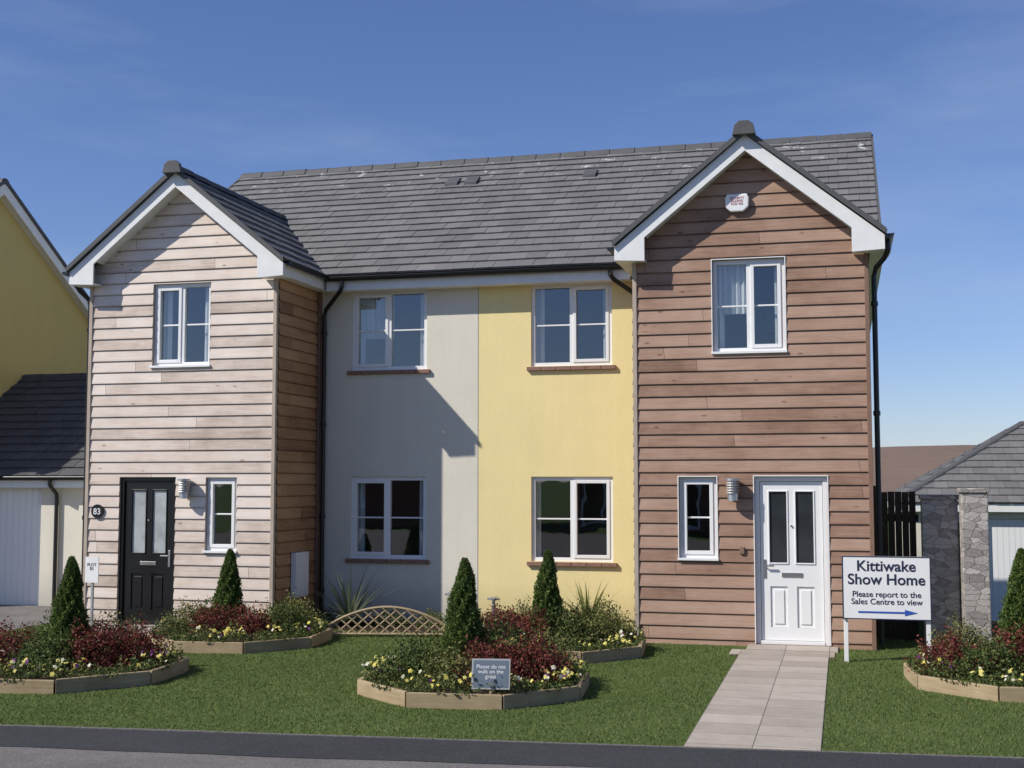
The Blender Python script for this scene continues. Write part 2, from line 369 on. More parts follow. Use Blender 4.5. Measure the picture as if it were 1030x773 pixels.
# ------------------------------------------------------------------ main house
A,B,D1=5.589,2.577,1.478; GX=(A+B)/2; ZG=-.06
OA,IA=5.79,2.36; EZ=5.17; HW=(OA-IA)/2; AZ=6.57; TG=(AZ-EZ)/HW
YR,ZR,YE,ZE=5.30,7.86,1.18,5.16; TM=(ZR-ZE)/(YR-YE)
house=empty('semi_detached_house')
door=(4.126,5.038,-.03,2.1); sw=(3.156,3.645,1.042,2.094); uw=(3.621,4.551,3.717,4.932)
ru=(.809,2.020,3.724,4.940); rl=(.809,2.020,.877,2.105)
def mir(o): return (-o[1],-o[0],o[2],o[3])
def glim(c):
    def f(z):
        h=(A-B)/2
        if z>EZ-.12: h=min(h,HW-(z+.13-EZ)/TG)
        return (c-h,c+h)
    return f
for s,mat in ((1,wood_r),(-1,wood_l)):
    ops=[door,sw,uw] if s>0 else [mir(door),mir(sw),mir(uw)]
    mb=MB(); siding(mb,lambda p,d,z:(p,-d,z),glim(s*GX),ZG,AZ-.16,ops); 
    mb.build('timber_cladding',[mat],house,fixn=False)
    mb=MB(); reveals(mb,-.02,ops,.18,0); mb.build('opening_reveal',[trimw if s<0 else brown],house,fixn=False)
    for x in ((B,A) if s>0 else (-A,-B)):
        mb=MB(); w=.045; mb.box(x-(w if x in(A,-B) else 0.01),x+(0.01 if x in(A,-B) else w),-.038,.03,ZG,5.0)
        mb.build('corner_trim',[brown if x==A else trimw],house,bevel=.004)
mb=MB(); siding(mb,lambda p,d,z:(-B+d,p,z),lambda z:(.03,D1),ZG,5.1,[]); mb.build('side_cladding',[wood_s],house,fixn=False)
mb=MB(); siding(mb,lambda p,d,z:(B-d,p,z),lambda z:(.03,D1),ZG,5.1,[]); mb.build('side_cladding',[wood_r],house,fixn=False)
mb=MB(); mb.box(-B+.028,-B+.07,D1-.07,D1-.004,ZG,5.0); mb.build('rear_corner_trim',[brown],house)
mb=MB(); wall(mb,D1,-B,-.006,ZG,5.1,[mir(ru),mir(rl)]); mb.build('rendered_wall_cream',[ren_cream],house,fixn=False)
mb=MB(); wall(mb,D1,.006,B,ZG,5.1,[ru,rl]); mb.build('rendered_wall_yellow',[ren_yel],house,fixn=False)
mb=MB(); mb.box(-.006,.006,D1+.004,D1+.03,ZG,5.1); mb.build('movement_joint',[grille],house)
for s in (1,-1):
    mb=MB(); x=s*A
    mb.poly([(x,.03,ZG-.4),(x,9.15,ZG-.4),(x,9.15,5.05),(x,YR,ZR-.12),(x,1.3,5.15),(x,.03,5.15)]); mb.build('end_wall',[ren_yel if s>0 else ren_cream],house,fixn=False)
mb=MB(); mb.poly([(-A,9.15,ZG-.4),(A,9.15,ZG-.4),(A,9.15,5.1),(-A,9.15,5.1)]); mb.build('rear_wall',[ren_cream],house,fixn=False)
# roof
mb=MB(); um=Vector((0,1,TM)).normalized(); nm=Vector((0,-TM,1)).normalized(); LT=hypot(YR-YE,ZR-ZE)
tiles(mb,(0,YE,ZE),(1,0,0),um,nm,LT,.275,.3,lambda t:(-OA,OA))
tiles(mb,(0,2*YR-YE,ZE),(-1,0,0),Vector((0,-1,TM)).normalized(),Vector((0,TM,1)).normalized(),LT,.275,.3,lambda t:(-OA,OA))
mb.build('main_roof_tiles',[tile],house,fixn=False)
mb=MB()
for sx in (1,-1):
    for side in (1,-1):
        c=sx*GX; ex=c+side*HW
        uu=Vector((-side,0,TG)).normalized(); nn=Vector((side*TG,0,1)).normalized(); L=hypot(HW,AZ-EZ)
        def rf(t,uu=uu): 
            z=EZ+uu.z*t; return (-.30,YE+(z-ZE)/TM+.06)
        tiles(mb,(ex,0,EZ),(0,1,0),uu,nn,L,.275,.3,rf)
mb.build('gable_roof_tiles',[tile],house,fixn=False)
mb=MB(); 
mb.poly([(-OA+.01,YE,ZE-.012),(OA-.01,YE,ZE-.012),(OA-.01,YR,ZR-.012),(-OA+.01,YR,ZR-.012)]); mb.poly([(-OA+.01,2*YR-YE,ZE-.012),(OA-.01,2*YR-YE,ZE-.012),(OA-.01,YR,ZR-.012),(-OA+.01,YR,ZR-.012)])
for sx in (1,-1):
    for side in (1,-1):
        c=sx*GX; ex=c+side*HW; mb.poly([(ex,-.28,EZ-.012),(c,-.28,AZ-.012),(c,3.2,AZ-.012),(ex,YE,EZ-.012)])
mb.build('roof_deck',[backing],house,fixn=False)
mb=MB(); ridge(mb,(-OA-.02,YR,ZR+.035),(OA+.02,YR,ZR+.035),.13)
for sx in (1,-1):
    ridge(mb,(sx*GX,-.36,AZ+.035),(sx*GX,YE+(AZ-ZE)/TM,AZ+.035),.12)
    c=sx*GX
    mb.prism([(c-.15,-.40,AZ-.08),(c+.15,-.40,AZ-.08),(c+.12,-.40,AZ+.05),(c+.06,-.40,AZ+.10),(c-.06,-.40,AZ+.10),(c-.12,-.40,AZ+.05)],(0,.07,0))
mb.build('ridge_tiles',[lead],house,bevel=.006)
mb=MB()
for sx in (1,-1):
    for side in (1,-1):
        c=sx*GX; ex=c+side*HW
        p=[(ex+side*.02,-.33,EZ-.045),(c,-.33,AZ-.045+.0),(c,-.33,AZ+.035),(ex+side*.02,-.33,EZ+.03)]
        mb.prism(p,(0,.045,0))
    x=sx*(OA+.005); 
    mb.prism([(x,YE-.02,ZE-.06),(x,YR,ZR-.06),(x,YR,ZR+.03),(x,YE-.02,ZE+.03)],(sx*.035,0,0)); mb.prism([(x,2*YR-YE,ZE-.06),(x,YR,ZR-.06),(x,YR,ZR+.03),(x,2*YR-YE,ZE+.03)],(sx*.035,0,0))
mb.build('verge_units',[lead],house)
mb=MB()
for sx in (1,-1):
    c=sx*GX
    for side in (1,-1):
        ex=c+side*HW; kx=ex-side*.40; V=.215
        zt=lambda x: EZ-.05+(HW-abs(x-c))*TG
        pts=[(c,-.275,zt(c)),(ex,-.275,zt(ex)),(ex,-.275,4.94),(kx,-.275,4.92),(kx,-.275,zt(kx)-V),(c,-.275,zt(c)-V)]
        if side<0: pts=pts[::-1]
        mb.prism(pts,(0,.03,0))
        mb.box(min(kx,ex)+.004,max(kx,ex)-.004,-.243,-.03,4.935,4.955)
        yend=D1 if side*sx<0 else 9.3
        mb.box(min(ex,ex-side*.024),max(ex,ex-side*.024),-.243,yend,4.945,EZ-.05)
        a,b=sorted((c+side*((A-B)/2+.03),ex-side*.026)); mb.box(a,b,-.02,yend,4.945,4.962)
        x0_,x1_=c,c+side*(HW-.40)
        mb.poly([(x0_,-.243,zt(x0_)-V+.03),(x1_,-.243,zt(x1_)-V+.03),(x1_,.0,zt(x1_)-V+.03),(x0_,.0,zt(x0_)-V+.03)])
mb.box(-IA+.026,IA-.026,1.205,1.229,4.925,5.10); mb.box(-IA+.026,IA-.026,1.231,D1-.003,4.93,4.945)
mb.build('bargeboards_and_fascia',[whitep],house,bevel=.003)
def half_gutter(mb,p0,p1,r=.058):
    p0,p1=Vector(p0),Vector(p1); d=(p1-p0).normalized(); s=d.cross(Vector((0,0,1)))
    for rr in (r,r-.006):
        pr=[s*cos(pi*k/10)*rr-Vector((0,0,sin(pi*k/10)*rr)) for k in range(11)]
        for a,b in zip(pr,pr[1:]): mb.poly([p0+a,p0+b,p1+b,p1+a])
    mb.poly([p0+s*cos(pi*k/10)*r-Vector((0,0,sin(pi*k/10)*r)) for k in range(11)]); mb.poly([p1+s*cos(pi*k/10)*r-Vector((0,0,sin(pi*k/10)*r)) for k in range(11)])
    mb.tube([p0+s*r,p1+s*r],.007,6)
mb=MB(); half_gutter(mb,(-IA+.03,1.145,5.115),(IA-.03,1.145,5.115))
for sx in (1,-1):
    half_gutter(mb,(sx*(IA-.055),-.22,5.13),(sx*(IA-.055),1.08,5.13),.05)
    half_gutter(mb,(sx*(OA+.058),-.30,5.13),(sx*(OA+.058),1.2,5.13)); half_gutter(mb,(OA*sx,9.48,5.11),(0,9.48,5.11))
mb.build('gutter',[black],house,fixn=False)
mb=MB()
R=.034
mb.tube([(-2.06,1.145,5.07),(-2.06,1.145,4.98),(-2.10,1.2,4.92),(-2.40,1.36,4.66),(-2.44,1.40,4.58),(-2.44,1.40,.05)],R)
mb.tube([(2.06,1.145,5.07),(2.06,1.145,4.99),(2.10,1.2,4.93),(2.40,1.36,4.72),(2.47,1.40,4.64),(2.47,1.40,.05)],R)
mb.tube([(5.84,-.05,5.08),(5.84,-.05,4.97),(5.80,.02,4.88),(5.69,.08,4.76),(5.665,.09,4.66),(5.665,.09,0)],R)
mb.tube([(-5.84,-.05,5.08),(-5.84,-.05,4.97),(-5.80,.02,4.88),(-5.69,.08,4.76),(-5.665,.09,4.66),(-5.665,.09,0)],R)
for z in (4.3,2.9,1.5,.4):
    for x,y in ((-2.44,1.40),(2.47,1.40),(5.665,.09),(-5.665,.09)): mb.tube([(x,y,z-.03),(x,y,z+.03)],.045); 
mb.build('downpipe',[black],house,smooth=False)
mb=MB()
for x in (-1.3,-.95,1.15):
    y=4.35; z=ZE+(y-YE)*TM; mb.prism([(x-.11,y-.12,z-.079+.03),(x+.11,y-.12,z-.049),(x+.11,y-.12,z+.0-.012),(x-.11,y-.12,z-.012)],(0,.25,.164))
mb.build('vent_tile',[lead],house)
def cur2(o,w=.16): return [(o[0]-.05,o[0]+w,o[3]+.05,o[2]-.1),(o[1]-w,o[1]+.05,o[3]+.05,o[2]-.1)]
window(house,'window',0,*sw,'single'); window(house,'window',0,*mir(sw),'single')
window(house,'window',0,*uw,'double',[(uw[0]+.04,uw[0]+.47,uw[3],uw[2]+.52)]+cur2(uw,.14),1)
window(house,'window',0,*mir(uw),'double',cur2(mir(uw),.2),-1)
window(house,'window',D1,*ru,'double',cur2(ru),1)
o=mir(ru); window(house,'window',D1,*o,'double',cur2(o)+[(o[0]+.1,o[0]+.62,o[3],o[2]+.5)],-1)
window(house,'window',D1,*rl,'double',cur2(rl,.10),1); window(house,'window',D1,*mir(rl),'double',cur2(mir(rl),.17),-1)
mb=MB()
for o in (ru,rl,mir(ru),mir(rl)):
    n=6; L=(o[1]-o[0]+.12)/n
    for i in range(n):
        x=o[0]-.06+i*L; mb.box(x+.003,x+L-.003,D1-.05,D1+.034,o[2]-.064,o[2]-.006)
mb.build('tile_sill',[sillm],house,bevel=.005)
mb=MB()
for o in (uw,sw,mir(uw),mir(sw)): mb.box(o[0]-.02,o[1]+.02,-.055,.034,o[2]-.026,o[2]+.006)
for o in (uw,door,sw): 
    mb.box(o[0]-.014,o[0]-.001,-.032,.03,o[2]+.007,o[3]+.014); mb.box(o[1]+.001,o[1]+.014,-.032,.03,o[2]+.007,o[3]+.014); mb.box(o[0],o[1],-.032,.03,o[3]+.001,o[3]+.014)
mb.build('window_sill_trim',[white],house,bevel=.003)
def mkdoor(o,leaf,frm,gl,side):
    e=empty('front_door'); e.parent=house; x0,x1,z0,z1=o; ya=.02
    mb=MB(); F=.06
    mb.box(x0,x0+F,ya,ya+.09,z0,z1); mb.box(x1-F,x1,ya,ya+.09,z0,z1); mb.box(x0+F,x1-F,ya,ya+.09,z1-F,z1); mb.box(x0+F,x1-F,ya-.01,ya+.09,z0,z0+.045)
    mb.build('door_frame',[frm],e,bevel=.004)
    a,b,c,d=x0+F+.006,x1-F-.006,z0+.05,z1-F-.006; y=ya+.03
    st=.115; xm=(a+b)/2; gw=(b-a-3*st)/2
    mb=MB(); mb.box(x0+F,x1-F,y+.04,y+.05,z0+.045,z1-F); mb.build('door_gap',[backing],e)
    g1=(a+st,a+st+gw,c+.98,d-.13); g2=(b-st-gw,b-st,c+.98,d-.13); p1=(a+st,a+st+gw,c+.16,c+.68); p2=(b-st-gw,b-st,c+.16,c+.68)
    mb=MB(); wall(mb,y,a,b,c,d,[g1,g2,p1,p2],.018)
    mb.build('door_leaf',[leaf],e,fixn=False)
    mb=MB()
    for p in (p1,p2):
        mb.box(p[0]-.001,p[1]+.001,y+.017,y+.03,p[2],p[3]); mb.box(p[0]+.045,p[1]-.045,y+.004,y+.017,p[2]+.045,p[3]-.045)
    for g in (g1,g2):
        k=.018
        mb.box(g[0]-k,g[0],y-.012,y+.012,g[2]-k,g[3]+k);mb.box(g[1],g[1]+k,y-.012,y+.012,g[2]-k,g[3]+k);mb.box(g[0],g[1],y-.012,y+.012,g[2]-k,g[2]);mb.box(g[0],g[1],y-.012,y+.012,g[3],g[3]+k)
    mb.build('door_mouldings',[leaf],e,bevel=.005)
    mb=MB()
    for g in (g1,g2): mb.box(g[0],g[1],y+.012,y+.03,g[2],g[3])
    mb.build('door_glass',[gl],e)
    mb=MB(); mb.box(xm-.13,xm+.13,y-.012,y+.002,c+.80,c+.855); hx=a+.05 if side>0 else b-.05
    mb.box(hx-.018,hx+.018,y-.01,y+.002,c+.78,c+1.02); mb.box(min(hx,hx+side*.12),max(hx,hx+side*.12),y-.055,y-.038,c+.93,c+.95); mb.tube([(hx,y-.045,c+.94),(hx,y,c+.94)],.009)
    mb.tube([(xm,y-.02,c+1.45),(xm,y,c+1.45)],.014)
    mb.build('letter_plate_and_handle',[brass],e,bevel=.003)
mkdoor(door,white,white,obsd,1); mkdoor(mir(door),blackg,blackg,obsc,-1)
mb=MB(); mb.box(door[0]-.1,door[1]+.1,-.42,.1,ZG-.03,-.032); mb.box(-door[1]-.1,-door[0]+.1,-.42,.1,ZG-.03,-.032); mb.build('door_step',[slab],house,bevel=.01)
for x in (3.86,-3.93):
    mb=MB(); zc=1.93
    mb.tube([(x,-.13,zc-.14),(x,-.13,zc-.05)],.068,18); mb.tube([(x,-.13,zc+.115),(x,-.13,zc+.145)],.092,18)
    for k in range(5): mb.tube([(x,-.13,zc-.045+k*.032),(x,-.13,zc-.028+k*.032)],[.09,.075],18)
    mb.tube([(x,-.13,zc-.05),(x,-.13,zc+.12)],.05,14,1); mb.box(x-.05,x+.05,-.06,-.024,zc-.1,zc+.1)
    mb.build('wall_light',[steel,whitep],house)
mb=MB(); x,z=3.96,5.66
mb.prism([(x-.155,-.09,z+.07),(x-.13,-.09,z+.125),(x+.13,-.09,z+.125),(x+.155,-.09,z+.07),(x+.15,-.09,z-.05),(x+.08,-.09,z-.11),(x-.08,-.09,z-.11),(x-.15,-.09,z-.05)],(0,.06,0)); mb.build('alarm_box',[white],house,bevel=.015)
def text(body,size,loc,mat,parent,name='lettering',rot=(pi/2,0,0),bold=0,align='CENTER'):
    cu=bpy.data.curves.new(name,'FONT'); cu.body=body; cu.size=size; cu.align_x=align; cu.offset=bold; cu.extrude=.0012; cu.space_line=.9
    o=bpy.data.objects.new(name,cu); COL.objects.link(o); bpy.context.view_layer.update()
    me=bpy.data.meshes.new_from_object(o.evaluated_get(bpy.context.evaluated_depsgraph_get())); COL.objects.unlink(o); bpy.data.objects.remove(o)
    me.materials.clear(); me.materials.append(mat)
    q=bpy.data.objects.new(name,me); COL.objects.link(q); q.parent=parent; q.location=loc; q.rotation_euler=rot; return q
ink=m_plain('dark_blue_ink',(.02,.025,.06),.5); redink=m_plain('red_ink',(.45,.12,.12),.5); blueink=m_plain('blue_ink',(.03,.09,.40),.5); whink=m_plain('white_ink',(.8,.8,.8),.5)
text('SECURITY\nALARMS\n0123 456',.042,(x,-.093,z+.055),redink,house)
mb=MB(); mb.tube([(-5.38,-.05,1.60),(-5.38,-.024,1.60)],.10,28); mb.build('number_plaque',[blackg],house)
text('83',.125,(-5.38,-.053,1.555),whink,house,'house_number',bold=.001)
mb=MB(); mb.box(-B+.03,-B+.11,.52,.98,.35,1.0); mb.box(-B+.112,-B+.122,.55,.95,.38,.97); mb.build('meter_box',[white],house,bevel=.008)
mb=MB(); mb.box(3.93,3.99,-.05,-.024,1.11,1.2); mb.build('doorbell',[brown],house,bevel=.004)

# ------------------------------------------------------------------ neighbour house (yellow, left)
nb=empty('yellow_house'); NX=-10.5; nyr,nzr=4.25,7.80; w=4.1
mb=MB(); mb.poly([(NX,nyr-w+.3,-.3),(NX,nyr+w-.3,-.3),(NX,nyr+w-.3,nzr-w*TM+.12),(NX,nyr,nzr-.1),(NX,nyr-w+.3,nzr-w*TM+.12)])
mb.poly([(NX,nyr-w+.3,-.3),(NX-9,nyr-w+.3,-.3),(NX-9,nyr-w+.3,5.2),(NX,nyr-w+.3,5.2)]); mb.poly([(NX-9,nyr-w+.3,-.3),(NX-9,nyr+w-.3,-.3),(NX-9,nyr+w-.3,5.2),(NX-9,nyr,nzr-.1),(NX-9,nyr-w+.3,5.2)]); mb.poly([(NX,nyr+w-.3,-.3),(NX-9,nyr+w-.3,-.3),(NX-9,nyr+w-.3,5.2),(NX,nyr+w-.3,5.2)])
mb.build('rendered_walls',[ren_ol],nb,fixn=False)
mb=MB(); L2=w*hypot(1,TM)
tiles(mb,(0,nyr-w,nzr-w*TM),(1,0,0),um,nm,L2,.305,.3,lambda t:(NX-9.2,NX+.2)); tiles(mb,(0,nyr+w,nzr-w*TM),(-1,0,0),Vector((0,-1,TM)).normalized(),Vector((0,TM,1)).normalized(),L2,.305,.3,lambda t:(-NX-.2,-NX+9.2))
mb.build('roof_tiles',[tile],nb,fixn=False)
mb=MB()
for sd in (1,-1):
    y2=nyr+sd*w; z2=nzr-w*TM
    mb.prism([(NX+.17,nyr,nzr-.03),(NX+.17,y2,z2-.03),(NX+.17,y2,z2-.23),(NX+.17,nyr,nzr-.25)],(.03,0,0),0); mb.prism([(NX+.19,nyr,nzr+.05),(NX+.19,y2,z2+.05),(NX+.19,y2,z2-.03),(NX+.19,nyr,nzr-.03)],(.04,0,0),1)
    mb.poly([(NX,nyr,nzr-.2),(NX,y2,z2-.18),(NX+.17,y2,z2-.18),(NX+.17,nyr,nzr-.2)],0)
mb.build('bargeboard',[whitep,lead],nb,fixn=False)
mb=MB(); ridge(mb,(NX-9.2,nyr,nzr+.035),(NX+.22,nyr,nzr+.035)); mb.build('ridge_tiles',[lead],nb)
mb=MB()
for wx in (-13.2,-17.2):
    for wz in (.95,3.7): mb.box(wx,wx+1.2,nyr-w+.28,nyr-w+.298,wz,wz+1.2,0); mb.box(wx+.07,wx+.57,nyr-w+.27,nyr-w+.28,wz+.07,wz+1.13,1); mb.box(wx+.63,wx+1.13,nyr-w+.27,nyr-w+.28,wz+.07,wz+1.13,1)
mb.build('windows',[white,dkglass],nb)

# left garage
gr=empty('garage'); gy,gz,ryy,rz=2.3,2.12,5.3,4.10; tg=(rz-gz)/(ryy-gy+.22)
mb=MB(); gd=(-10.3,-7.95,-.1,1.98)
wall(mb,gy,NX+.02,-5.62,-.3,gz-.02,[gd],.1); mb.poly([(-5.62,gy,-.3),(-5.62,8.2,-.3),(-5.62,8.2,gz),(-5.62,ryy,rz-.08),(-5.62,gy,gz-.05)]); mb.poly([(NX+.02,8.2,-.3),(-5.62,8.2,-.3),(-5.62,8.2,gz),(NX+.02,8.2,gz)])
mb.build('garage_walls',[ren_cream],gr,fixn=False)
mb=MB(); mb.box(gd[0],gd[1],gy+.07,gy+.1,gd[2],gd[3]); 
for i in range(19):
    xx=gd[0]+.06+i*.122; mb.box(xx,xx+.113,gy+.064,gy+.07,gd[2]+.05,gd[3]-.05)
mb.build('up_and_over_door',[white],gr,bevel=.002)
mb=MB(); L=hypot(ryy-gy+.22,rz-gz); ug=Vector((0,1,tg)).normalized()
tiles(mb,(0,gy-.22,gz),(1,0,0),ug,Vector((0,-tg,1)).normalized(),L,.275,.3,lambda t:(NX+.01,-5.62)); tiles(mb,(0,8.52,gz),(-1,0,0),Vector((0,-1,tg)).normalized(),Vector((0,tg,1)).normalized(),L,.275,.3,lambda t:(5.62,-NX-.01))
ridge(mb,(NX+.02,ryy,rz+.03),(-5.62,ryy,rz+.03),.12)
mb.build('roof_tiles',[tile_dk],gr,fixn=False)
mb=MB(); mb.box(NX+.02,-5.62,gy-.2,gy-.18,gz-.19,gz-.02); mb.box(NX+.02,-5.62,gy-.178,gy-.002,gz-.19,gz-.175); mb.build('fascia',[whitep],gr)
mb=MB(); half_gutter(mb,(NX+.02,gy-.26,gz-.01),(-5.62,gy-.26,gz-.01)); mb.tube([(-7.62,gy-.26,gz-.05),(-7.62,gy-.26,gz-.14),(-7.62,gy-.06,gz-.3),(-7.62,gy-.05,gz-.4),(-7.62,gy-.05,-.05)],.034)
mb.build('gutter_and_downpipe',[black],gr,fixn=False)

# right garage (hipped)
g2=empty('garage'); hx0,hx1,hy0,hy1,hz,hr=6.3,13.5,12.9,19.1,1.57,3.42
mb=MB(); od=(8.3,10.7,-1.0,1.22)
wall(mb,hy0+.2,hx0+.2,hx1-.2,-1.4,hz,[od],.1); mb.poly([(hx0+.2,hy0+.2,-1.4),(hx0+.2,hy1-.2,-1.4),(hx0+.2,hy1-.2,hz),(hx0+.2,hy0+.2,hz)]); mb.poly([(hx1-.2,hy0+.2,-1.4),(hx1-.2,hy1-.2,-1.4),(hx1-.2,hy1-.2,hz),(hx1-.2,hy0+.2,hz)])
mb.poly([(hx0+.2,hy1-.2,-1.4),(hx1-.2,hy1-.2,-1.4),(hx1-.2,hy1-.2,hz),(hx0+.2,hy1-.2,hz)])
mb.build('garage_walls',[ren_cream],g2,fixn=False)
mb=MB(); mb.box(od[0],od[1],hy0+.26,hy0+.29,od[2],od[3])
for i in range(19):
    xx=od[0]+.06+i*.122; mb.box(xx,xx+.113,hy0+.254,hy0+.26,od[2]+.05,od[3]-.05)
mb.build('up_and_over_door',[white],g2)
hh=(hy1-hy0)/2; th=(hr-hz)/hh; L=hypot(hh,hr-hz); k=hh/L
mb=MB()
tiles(mb,(hx0,hy0,hz),(1,0,0),Vector((0,1,th)).normalized(),Vector((0,-th,1)).normalized(),L,.305,.3,lambda t:(t*k,hx1-hx0-t*k))
tiles(mb,(hx1,hy1,hz),(-1,0,0),Vector((0,-1,th)).normalized(),Vector((0,th,1)).normalized(),L,.305,.3,lambda t:(t*k,hx1-hx0-t*k))
tiles(mb,(hx0,hy1,hz),(0,-1,0),Vector((1,0,th)).normalized(),Vector((-th,0,1)).normalized(),L,.305,.3,lambda t:(t*k,2*hh-t*k))
tiles(mb,(hx1,hy0,hz),(0,1,0),Vector((-1,0,th)).normalized(),Vector((th,0,1)).normalized(),L,.305,.3,lambda t:(t*k,2*hh-t*k))
mb.build('roof_tiles',[tile],g2,fixn=False)
mb=MB(); ym=(hy0+hy1)/2
for c0,c1 in (((hx0,hy0),(hx0+hh,ym)),((hx1,hy0),(hx1-hh,ym)),((hx0,hy1),(hx0+hh,ym)),((hx1,hy1),(hx1-hh,ym))): ridge(mb,(*c0,hz+.03),(*c1,hr+.03),.12)
ridge(mb,(hx0+hh,ym,hr+.04),(hx1-hh,ym,hr+.04),.12); mb.build('hip_tiles',[lead],g2)
mb=MB(); mb.box(hx0+.02,hx1-.02,hy0+.02,hy0+.04,hz-.2,hz-.02); mb.box(hx0+.02,hx0+.04,hy0+.041,hy1,hz-.2,hz-.02); mb.box(hx0+.041,hx1-.02,hy0+.041,hy0+.198,hz-.19,hz-.175); mb.build('fascia',[whitep],g2)

# houses across the road (behind the viewpoint; what the windows reflect)
def opp(x0,x1,mat,y0=-36.,h=5.0,rh=2.6):
    e=empty('brick_house'); yb=y0-8.
    mb=MB(); mb.poly([(x0,y0,-.1),(x1,y0,-.1),(x1,y0,h),(x0,y0,h)]); mb.poly([(x0,yb,-.1),(x1,yb,-.1),(x1,yb,h),(x0,yb,h)])
    for x in (x0,x1): mb.poly([(x,y0,-.1),(x,yb,-.1),(x,yb,h),(x,(y0+yb)/2,h+rh-.1),(x,y0,h)])
    mb.build('walls',[mat],e,fixn=False)
    mb=MB(); ym=(y0+yb)/2
    mb.prism([(x0-.2,y0+.3,h-.1),(x1+.2,y0+.3,h-.1),(x1+.2,ym,h+rh),(x0-.2,ym,h+rh)],(0,0,.1)); mb.prism([(x0-.2,yb-.3,h-.1),(x1+.2,yb-.3,h-.1),(x1+.2,ym,h+rh),(x0-.2,ym,h+rh)],(0,0,.1))
    mb.build('roof',[tile],e)
    mb=MB(); n=int((x1-x0)/2.7)
    for i in range(n):
        a=x0+.8+i*(x1-x0-.8)/n
        for z in (.9,3.4):
            if z<1 and i%2==0: mb.box(a,a+.95,y0,y0+.05,0,2.1,0); mb.box(a+.1,a+.85,y0+.05,y0+.06,.1,2.0,2)
            else: mb.box(a,a+1.3,y0,y0+.05,z,z+1.2,0); mb.box(a+.07,a+.62,y0+.05,y0+.06,z+.07,z+1.13,1); mb.box(a+.68,a+1.23,y0+.05,y0+.06,z+.07,z+1.13,1)
    mb.build('windows_and_doors',[white,dkglass,blackg],e)
opp(-21,-10.5,brickm); opp(-7,4,brickm,-37); opp(8,19,brickm,-36.5)

# stone wall + pier, timber gate
mb=MB(); mb.box(6.22,6.67,.84,1.10,-.3,1.80); mb.box(6.20,6.69,.82,1.12,1.80,1.86,1)
mb.box(6.68,7.0,.42,.78,-.3,1.89); mb.box(6.66,7.02,.40,.80,1.89,1.95,1); mb.box(6.72,6.95,.781,6.,-.6,1.5); mb.build('stone_wall',[stone,stone],bevel=.012)
mb=MB(); x=5.72
while x<6.14: mb.box(x,x+.085,1.20,1.222,-.1,1.90+random.uniform(-.006,.006)); x+=.09
mb.box(5.70,6.2,1.224,1.27,.3,.4); mb.box(5.70,6.2,1.224,1.27,1.5,1.6); mb.box(5.61,5.70,1.18,1.27,-.3,1.98); mb.build('timber_gate',[timb_dk],bevel=.003)

# ------------------------------------------------------------------ ground
def sm(a,b,x):
    t=min(1,max(0,(x-a)/(b-a))); return t*t*(3-2*t)
def gh(x,y): return ZG+ -.005 -.95*sm(3,12,y)*sm(5.5,8.,x) 
KL=lambda x: -6.41+(x-3.97)*.098
mb=MB(); xs=[-3000,-600,-150,-50,-25,-15,-10]+[i*.5 for i in range(-16,33)]+[20,30,60,150,600,3000]; ys=[-3000,-500,-100,-30,-12,-6,0,2]+[3+i*.75 for i in range(14)]+[16,20,30,60,150,600,3000]
nx=len(xs)
for y in ys:
    for x in xs: mb.v.append((x,y,gh(x,y)-.006))
for j in range(len(ys)-1):
    for i in range(nx-1): mb.f.append((j*nx+i,j*nx+i+1,(j+1)*nx+i+1,(j+1)*nx+i)); mb.m.append(0)
mb.build('ground',[turf],smooth=True,fixn=False)
mb=MB(); hxs=np.linspace(-500,900,71); hys=np.linspace(120,620,26); nx=len(hxs)
for y in hys:
    for x in hxs:
        f=sm(120,400,y)*(1-.5*sm(430,620,y)); z=-1.5+f*(12.2+ .012*x+1.2*sin(x*.013+1)+.5*sin(x*.05))
        mb.v.append((x,y,z))
for j in range(len(hys)-1):
    for i in range(nx-1): mb.f.append((j*nx+i,j*nx+i+1,(j+1)*nx+i+1,(j+1)*nx+i)); mb.m.append(0)
mb.build('hill',[field],smooth=True,fixn=False)
def sheet(name,pts,z,mat,th=0):
    mb=MB()
    if th: mb.prism([(x,y,z) for x,y in pts],(0,0,-th))
    else: mb.poly([(x,y,z) for x,y in pts])
    return mb.build(name,[mat],fixn=bool(th),bevel=(.006 if th else 0))
X0,X1=-40,40
sheet('lawn',[(-6.2,KL(-6.2)),(12,KL(12)),(12,1.9),(5.6,1.9),(5.6,.0),(2.5,.0),(2.5,1.45),(-2.5,1.45),(-2.5,.0),(-6.2,.0)],ZG,turf)
def wavy(y0,amp,seed):
    r=random.Random(seed); return [(x,KL(x)+y0+amp*(sin(x*1.7+seed)+.6*sin(x*4.3+seed*2)+r.uniform(-.3,.3))) for x in np.linspace(-12,14,160)]
sheet('road',[(X0,-31),(X1,-31),(X1,KL(X1)-.5),(X0,KL(X0)-.5)],ZG-.004,asph_l)
wv=wavy(-.84,.016,3)
sheet('footway',wv+[(14,KL(14)-.035),(-12,KL(-12)-.035)],ZG,asph_d)
mb=MB(); x=-20
while x<20:
    a,b=x+.003,x+.912; h=random.uniform(-.002,.003); mb.prism([(a,KL(a)-.035,ZG+.006+h),(b,KL(b)-.035,ZG+.006+h),(b,KL(b)-.0,ZG+.006+h),(a,KL(a)-.0,ZG+.006+h)],(0,0,-.1)); x+=.915
mb.build('kerb_edging',[conc])
sheet('garden_path',[(3.97,KL(3.97)),(5.03,KL(5.03)),(5.03,-.9),(5.1,-.9),(5.1,-.43),(3.85,-.43),(3.85,-.9),(3.97,-.9)],ZG+.012,slab,.05)
